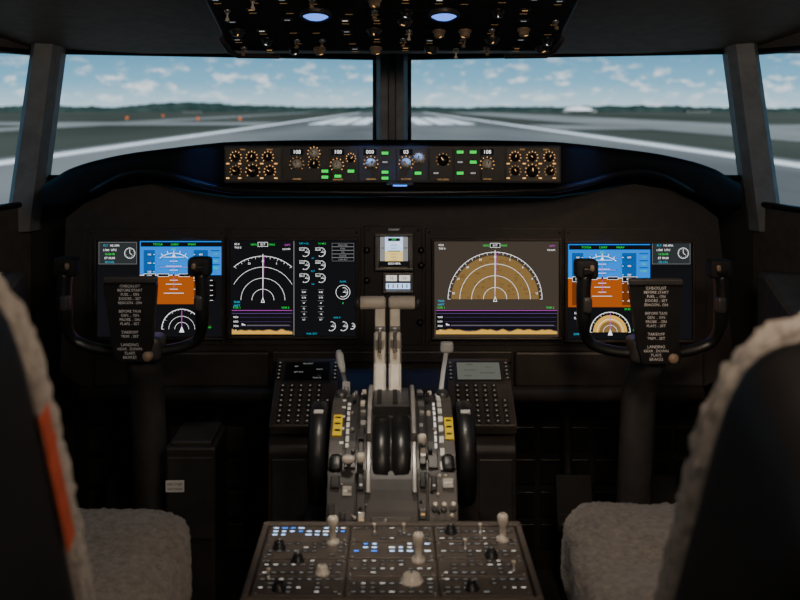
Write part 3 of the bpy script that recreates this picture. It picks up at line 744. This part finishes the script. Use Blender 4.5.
for sx in(-1,1):
    wh=inst('trim_wheel',None,tq)
    wx=sx*.1405;zc=.5475;wc=(wx,0,zc)
    b=MB();b.lathe([(.02,-.008),(.070,-.007),(.078,-.0145),(.090,-.0175),(.0965,-.012),(.098,0),(.0965,.012),(.090,.0175),(.078,.0145),(.070,.007),(.02,.008),(0,.012)],wc,(1,0,0),BLK,72);b.obj('wheel_rim',wh)
    b=MB();b.tube([(wx+sx*.012,.050,zc+.055),(wx+sx*.022,.050,zc+.055)],.008,BLK,14);b.obj('crank_knob',wh)
    b=MB();a0=R(112);b.box(-.009,.009,-.005,.005,-.002,.002,PLT,0,Matrix.Translation((wx,math.cos(a0)*.0975,zc+math.sin(a0)*.0975))@Matrix.Rotation(a0-R(90),4,'X'));b.obj('index_mark',wh)
    b=MB();b.lathe([(.018,0),(.018,.008),(.010,.012),(0,.012)],(wx+sx*.008,0,zc),(sx,0,0),GRY,20);b.obj('wheel_hub',wh)
for sx in(-1,1):
    x0,x1=sorted((sx*.1185,sx*.168));b=MB();b.prof([(1.760-O,0),(1.760-O,.415),(1.80-O,.435),(2.165-O,.435),(2.165-O,0)],x0,x1,PAN,.004);b.obj('side_skirt',tq)

# ================================================================ AFT PEDESTAL
ap=thing('center_pedestal','grey-brown radio pedestal covered in backlit buttons, switches and cream knobs','pedestal',(0,1.4,0))
b=MB();b.prof([(.325,0),(.338,.47),(.335,.492),(.075,.492),(.066,.47),(.066,0)],-.216,.216,DGR,.003);b.obj('pedestal_body',ap)
for q in((-.223,.223,.326,.340),(-.223,-.213,.074,.325),(.213,.223,.074,.325),(-.223,.223,.062,.073)):
    b=MB();b.box(*q,.478,.502,PED,.003);b.obj('edge_rail',ap)
cols=((-.210,-.072),(-.070,.070),(.072,.210))
KK=knobmesh('knob',.008,.012,BLK,PLT);KCR=knobmesh('knob',.008,.013,CREAM,BLK);KBIG=knobmesh('knob',.013,.012,CREAM,BLK)
TGP=toggle('toggle_switch',.015,CREAM,10)
def topinst(nm,me,x,Y,z=.498,rz=0): return inst(nm,me,ap,(x,Y-1.4,z),(R(-90),0,rz))
for ci,(x0,x1) in enumerate(cols):
    Y=1.725
    for ri,h in enumerate((.062,.062,.062,.062)):
        y1=Y;y0=Y-h+.004
        b=MB();b.box(x0,x1,y0-1.4,y1-1.4,.490,.498,PED,.0015)
        for sx in(x0+.006,x1-.006):
            for sy in(y0+.006,y1-.006): b.lathe([(.003,0),(.003,.001),(0,.0013)],(sx,sy-1.4,.498),(0,0,1),GRY,8)
        def q(xa,xb,ya,yb,m,z=.4986): b.add([(xa,ya-1.4,z),(xb,ya-1.4,z),(xb,yb-1.4,z),(xa,yb-1.4,z)],[[0,1,2,3]],m)
        blue=(ci,ri) in((0,0),(1,1))
        for r_ in range(4):
            nn=9;yy=y0+.010+r_*(h-.022)/3
            for i in range(nn):
                c=x0+.012+i*(x1-x0-.024)/(nn-1)
                if blue:
                    if r_==0 or random.random()<.3: continue
                    m=random.choice((BLW,BLW,BLU,W,BLW));w_=random.choice((.0035,.005,.004));hh=.0020
                else:
                    if random.random()<(.12 if r_%2==(ri+ci)%2 else .72): continue
                    m=random.choice((LBW,KEYL,KEYL,KEYL,WD));w_=random.choice((.0030,.004,.0035));hh=.0013
                q(c-.0060,c+.0060,yy-.0045,yy+.0045,DGR);q(c-w_,c+w_,yy-hh,yy+hh,m,.4990)
        b.obj('radio_panel',ap)
        Y-=h
for me,x,y in((KCR,-.108,1.55),(KBIG,.030,1.525),(KK,-.185,1.64),(KK,.10,1.70),(KK,.16,1.61),(KK,-.17,1.50),(KK,.12,1.50),(KK,-.15,1.59)):
    topinst('knob',me,x,y)
for x,y in((-.03,1.70),(.02,1.70),(.15,1.70),(.12,1.64),(-.19,1.535),(.19,1.56)): topinst('toggle_switch',TGP,x,y)
for x,y in((-.0985,1.66),(.042,1.595),(.185,1.67)):
    b=MB();b.lathe([(.011,0),(.011,.005),(.0055,.008),(.0055,.024),(.0085,.028),(.0092,.040),(.007,.044),(0,.045)],(x,y-1.4,.498),(0,0,1),CREAM,18);b.obj('selector_handle',ap)

# ================================================================ OVERHEAD PANEL
oh=thing('overhead_panel','black overhead switch panel with amber backlit knobs and toggles','overhead panel',(0,2.40,1.357),(R(75),0,0))
b=MB();b.box(-.39,.39,0,.05,0,.86,BLK,.004);b.obj('panel_body',oh)
for x0,x1 in((-.382,-.235),(-.232,-.080),(-.077,.077),(.080,.232),(.235,.382)):
    for j in range(6): b=MB();b.box(x0,x1,-.004,.002,.012+j*.14,.012+j*.14+.136,BLKM,.0015);b.obj('switch_plate',oh)
K1=knobmesh('knob',.011,.016,KNOB,AM);K2=knobmesh('knob',.010,.015,BLK,W);K3=knobmesh('knob',.013,.012,DGR,AM)
TO=toggle('toggle_switch',.023,KNOB,25);TO2=toggle('toggle_switch',.022,CREAM,-10)
lg=MB();lg.k=1
cnt=0
for j in range(9):
    for i in range(12):
        x=-.355+i*.0645+random.uniform(-.010,.010);z=.032+j*.064+random.uniform(-.008,.008)
        if (abs(x+.163)<.050 or abs(x-.111)<.050) and .19<z<.34: continue
        r=random.random()
        if r<.38 and cnt<98: inst('toggle_switch',TO if random.random()<.7 else TO2,oh,(x,-.004,z));cnt+=1
        elif r<.56: inst('knob',random.choice((K1,K2,K3)),oh,(x,-.004,z),(0,random.uniform(-1,1),0))
        elif r<.82:
            lg.box(x-.012,x+.012,-.006,-.003,z-.008,z+.008,BLK,.001)
            lg.rect(x-.006,-z-.002,x+.006,-z+.002,random.choice((AMD,WD,AMO,LBW,WD)),.0065)
        if random.random()<.7: lg.rect(x-.008,-(z-.024)-.0010,x+.008,-(z-.024)+.0010,AMO,.0045)
lg.obj('annunciator_lights',oh,kind='stuff')
for x in(-.163,.111):
    b=MB();b.lathe([(.034,0),(.034,.008),(.030,.012),(.027,.008)],(x,-.004,.270),(0,-1,0),DGR,28);b.obj('map_light_ring',oh)
    b=MB();b.lathe([(.028,.006),(.020,.011),(.010,.014),(0,.015)],(x,-.004,.270),(0,-1,0),LAMP,28);b.obj('map_light_lens',oh)
for sx in(-1,1):
    b=MB();b.tube([(sx*.392,-.004,.10),(sx*.388,-.008,.03),(sx*.37,-.012,-.002),(sx*.27,-.012,-.006)],.006,DGR,10);b.obj('edge_trim',oh)

# ================================================================ FOOTWELL
pedal=MB();pedal.prof([(0,0),(.015,-.005),(.045,.10),(.040,.13),(.028,.13),(.0,.02)],-.045,.045,BLKM,.003)
for i in range(5): pedal.box(-.04,.04,.005+i*.0065-.006,.010+i*.0065-.006,.015+i*.021,.022+i*.021,DGR,.001)
pedal=pedal.mesh('pedal_plate')
arm=MB().tube([(0,.03,.02),(0,.10,.05),(0,.14,.35)],.012,BLKM,10).mesh('pedal_arm')
mnt=MB().box(-.03,.03,.01,.08,-.18,.01,BLKM,.004).mesh('pedal_mount')
for x in(-.66,-.45,.45,.66):
    t=thing('rudder_pedal','dark ribbed metal rudder pedal in the footwell','pedal',(x,2.45,.18),group='rudder pedals in the footwells')
    inst('pedal_plate',pedal,t);inst('pedal_arm',arm,t);inst('pedal_mount',mnt,t)
for x0,x1 in((-.83,-.29),(.29,.83)):
    mb=MB();mb.box(x0,x1,2.64,2.66,0.0,.84,BLKM)
    nx=7
    for i in range(nx):
        for j in range(8):
            a=x0+.03+i*(x1-x0-.04)/nx;mb.box(a,a+.055,2.632,2.642,.06+j*.085,.06+j*.085+.065,BLK if x0>0 else DGR,.002)
    mb.obj('footwell_bulkhead',None,label='dark perforated bulkhead behind the rudder pedals',category='bulkhead')
t=thing('equipment_box','black equipment box with small white label on the footwell floor','box',(-.44,2.26,0))
b=MB();b.box(-.055,.055,-.08,.08,0,.48,PAN,.006);b.box(-.05,.05,-.084,-.078,.28,.46,DGR,.003);b.box(-.045,.045,-.07,.07,.478,.49,DGR,.003);b.obj('case',t)
b=MB();b.box(-.052,-.012,-.0875,-.0835,.385,.41,WHT,.0005)
v,f=text_geo('NO STEP');b.add([(-.032+a[0]*.008,-.0878,.402+a[1]*.008) for a in v],f,BLK);v,f=text_geo('CAUTION');b.add([(-.032+a[0]*.007,-.0878,.392+a[1]*.007) for a in v],f,BLK)
b.obj('label_plate',t)

# ================================================================ SEATS
def seat(x,label,strap,hw,cx_,cw,ct,lean,top,yc,ft):
    t=thing('pilot_seat',label,'seat',(x,1.3,0),group='pair of pilot seats')
    sg=1 if x<0 else -1
    M=Matrix.Translation((0,yc,.46))@Matrix.Rotation(R(lean),4,'X')
    hz=(top-.46)/math.cos(R(lean))/2
    b=MB();b.pillow((0,.010-ft*.2,hz),(hw,ft,hz),FLC,n=6,seg=70,amp=.0045,freq=95,M=M);b.obj('backrest_cover',t,label='tan sheepskin backrest cover')
    b=MB();b.pillow((0,-.109,hz+.004),(hw+.002,.102,hz+.002),SHELL,n=10,seg=22,M=M)
    b.obj('backrest_shell',t,label='black backrest shell')
    for xa in(-.14,.04):
        b=MB();b.box(xa,xa+.10,-.227,-.207,.10,2*hz-.15,BLK,.01,M);b.obj('shell_rib',t)
    b=MB();b.pillow((cx_,.14,ct-.08),(cw,.345,.08),FLC,n=5,seg=70,amp=.0042,freq=85,sag=.016);b.obj('seat_cushion',t,label='tan sheepskin seat cushion')
    b=MB();b.box(cx_-cw+.02,cx_+cw-.02,-.20,.42,.30,ct-.14,BLK,.02);b.obj('seat_pan',t)
    b=MB();b.prof([(-.13,.03),(-.09,.30),(.25,.30),(.30,.03)],-.13,.13,BLKM,.01);b.obj('seat_base',t)
    for xa in(-.17,.13):
        b=MB();b.box(xa,xa+.04,-.25,.38,0,.03,GRY,.004);b.obj('floor_rail',t)
    b=MB();b.tube([M@Vector((-sg*(hw+.02),-.05,.12)),M@Vector((-sg*(hw+.025),-.05,.25)),M@Vector((-sg*(hw+.02),-.05,.40))],.02,BLKM,12);b.obj('armrest',t,label='folded black armrest')
    if strap:
        xx=sg*(hw+.0035);b=MB();b.box(min(xx,xx+sg*.002),max(xx,xx+sg*.002),-.034,-.012,.415,.575,ORG,.0006,M);b.box(min(xx,xx+sg*.0035),max(xx,xx+sg*.0035),-.034,-.012,.535,.540,ORG,.0006,M);b.obj('harness_strap',t,label='flat orange-red harness strap')
seat(-.55,'pilot seat with sheepskin cover, black back shell and orange strap',True,.25,.006,.213,.530,27,1.110,-.17,.021)
seat(.545,'pilot seat with tan sheepskin cover and black back shell',False,.274,-.016,.250,.542,32,1.055,-.125,.015)

# ================================================================ WORLD + LIGHT
wd=bpy.data.worlds.new('World');SC.world=wd;wd.use_nodes=True;nt=wd.node_tree;nt.nodes.clear()
N=nt.nodes.new;L=nt.links.new
tc=N('ShaderNodeTexCoord');sp=N('ShaderNodeSeparateXYZ');L(tc.outputs['Generated'],sp.inputs[0])
cr=N('ShaderNodeValToRGB');e=cr.color_ramp.elements
e[0].position=0;e[0].color=(.66,.92,1.04,1);e[1].position=.9;e[1].color=(.06,.30,.54,1)
x=e.new(.30);x.color=(.24,.58,.82,1)
mu=N('ShaderNodeMath');mu.operation='MULTIPLY';mu.inputs[1].default_value=12;L(sp.outputs['Z'],mu.inputs[0]);L(mu.outputs[0],cr.inputs[0])
mp_=N('ShaderNodeMapping');mp_.inputs['Scale'].default_value=(44,6,108);mp_.inputs['Location'].default_value=(3.1,0,1.3);L(tc.outputs['Generated'],mp_.inputs[0])
no=N('ShaderNodeTexNoise');no.inputs['Scale'].default_value=1.;no.inputs['Detail'].default_value=9;no.inputs['Roughness'].default_value=.60;L(mp_.outputs[0],no.inputs['Vector'])
c2=N('ShaderNodeValToRGB');c2.color_ramp.elements[0].position=.525;c2.color_ramp.elements[1].position=.66
L(no.outputs['Fac'],c2.inputs[0])
mr=N('ShaderNodeValToRGB');q=mr.color_ramp.elements;q[0].position=0;q[0].color=(.4,.4,.4,1);q[1].position=.66;q[1].color=(.12,.12,.12,1);y=q.new(.30);y.color=(.95,.95,.95,1)
L(mu.outputs[0],mr.inputs[0])
mm=N('ShaderNodeMath');mm.operation='MULTIPLY';L(c2.outputs[0],mm.inputs[0]);L(mr.outputs[0],mm.inputs[1])
mx=N('ShaderNodeMixRGB');mx.inputs[2].default_value=(1.2,1.27,1.32,1);L(mm.outputs[0],mx.inputs[0]);L(cr.outputs[0],mx.inputs[1])
bg=N('ShaderNodeBackground');bg.inputs[1].default_value=1.;L(mx.outputs[0],bg.inputs[0]);ow=N('ShaderNodeOutputWorld');L(bg.outputs[0],ow.inputs[0])
def light(name,ty,loc,energy,col,size=.2,rot=None,target=None,**kw):
    l=bpy.data.lights.new(name,ty);l.energy=energy;l.color=col
    if ty=='AREA': l.size=size
    elif ty=='SUN': l.angle=.02
    else: l.shadow_soft_size=size
    for a,v in kw.items(): setattr(l,a,v)
    o=bpy.data.objects.new(name,l);COL.objects.link(o);o.location=loc
    if target is not None: o.rotation_euler=(Vector(target)-Vector(loc)).to_track_quat('-Z','Y').to_euler()
    return o
light('sun','SUN',(0,-10,30),4.2,(1,.95,.88),target=(0,20,0))
light('cabin_light','AREA',(.35,.35,1.62),9.,(1.,.80,.62),.35,target=(.1,1.9,.6))
light('cabin_light','AREA',(-.5,-.4,1.6),4.,(1.,.86,.74),.4,target=(0,1.6,.9))
light('panel_light','SPOT',(.35,1.35,1.52),14.,(1.,.70,.46),.05,target=(.50,2.44,.62),spot_size=R(36),spot_blend=.9)
light('pedestal_light','SPOT',(0.0,1.60,1.40),15.,(1.,.88,.74),.02,target=(0,1.85,.5),spot_size=R(48),spot_blend=.7)
for sx in(-1,1): light('column_light','SPOT',(sx*.30,1.60,1.46),6.,(1.,.93,.86),.04,target=(sx*.57,2.25,.55),spot_size=R(28),spot_blend=.9)
for x in(-.163,.111): light('map_light','SPOT',(x,2.135,1.395),9.,(.10,.32,1.),.02,target=(x*.15,2.27,1.025),spot_size=R(20),spot_blend=1.)
for sx in(-1,1): light('hood_light','SPOT',(sx*.43,2.05,1.40),9.0,(.08,.30,1.),.02,target=(sx*.45,2.33,1.065),spot_size=R(17),spot_blend=1.)

cam=bpy.data.cameras.new('camera');co=bpy.data.objects.new('camera',cam);COL.objects.link(co)
co.location=(0,0,CZ);co.rotation_euler=(R(90),0,0)
cam.lens=45;cam.sensor_width=36;cam.shift_x=.01;cam.shift_y=-.24
cam.clip_start=.02;cam.clip_end=20000
cam.dof.use_dof=True;cam.dof.focus_distance=2.45;cam.dof.aperture_fstop=4.5
SC.camera=co
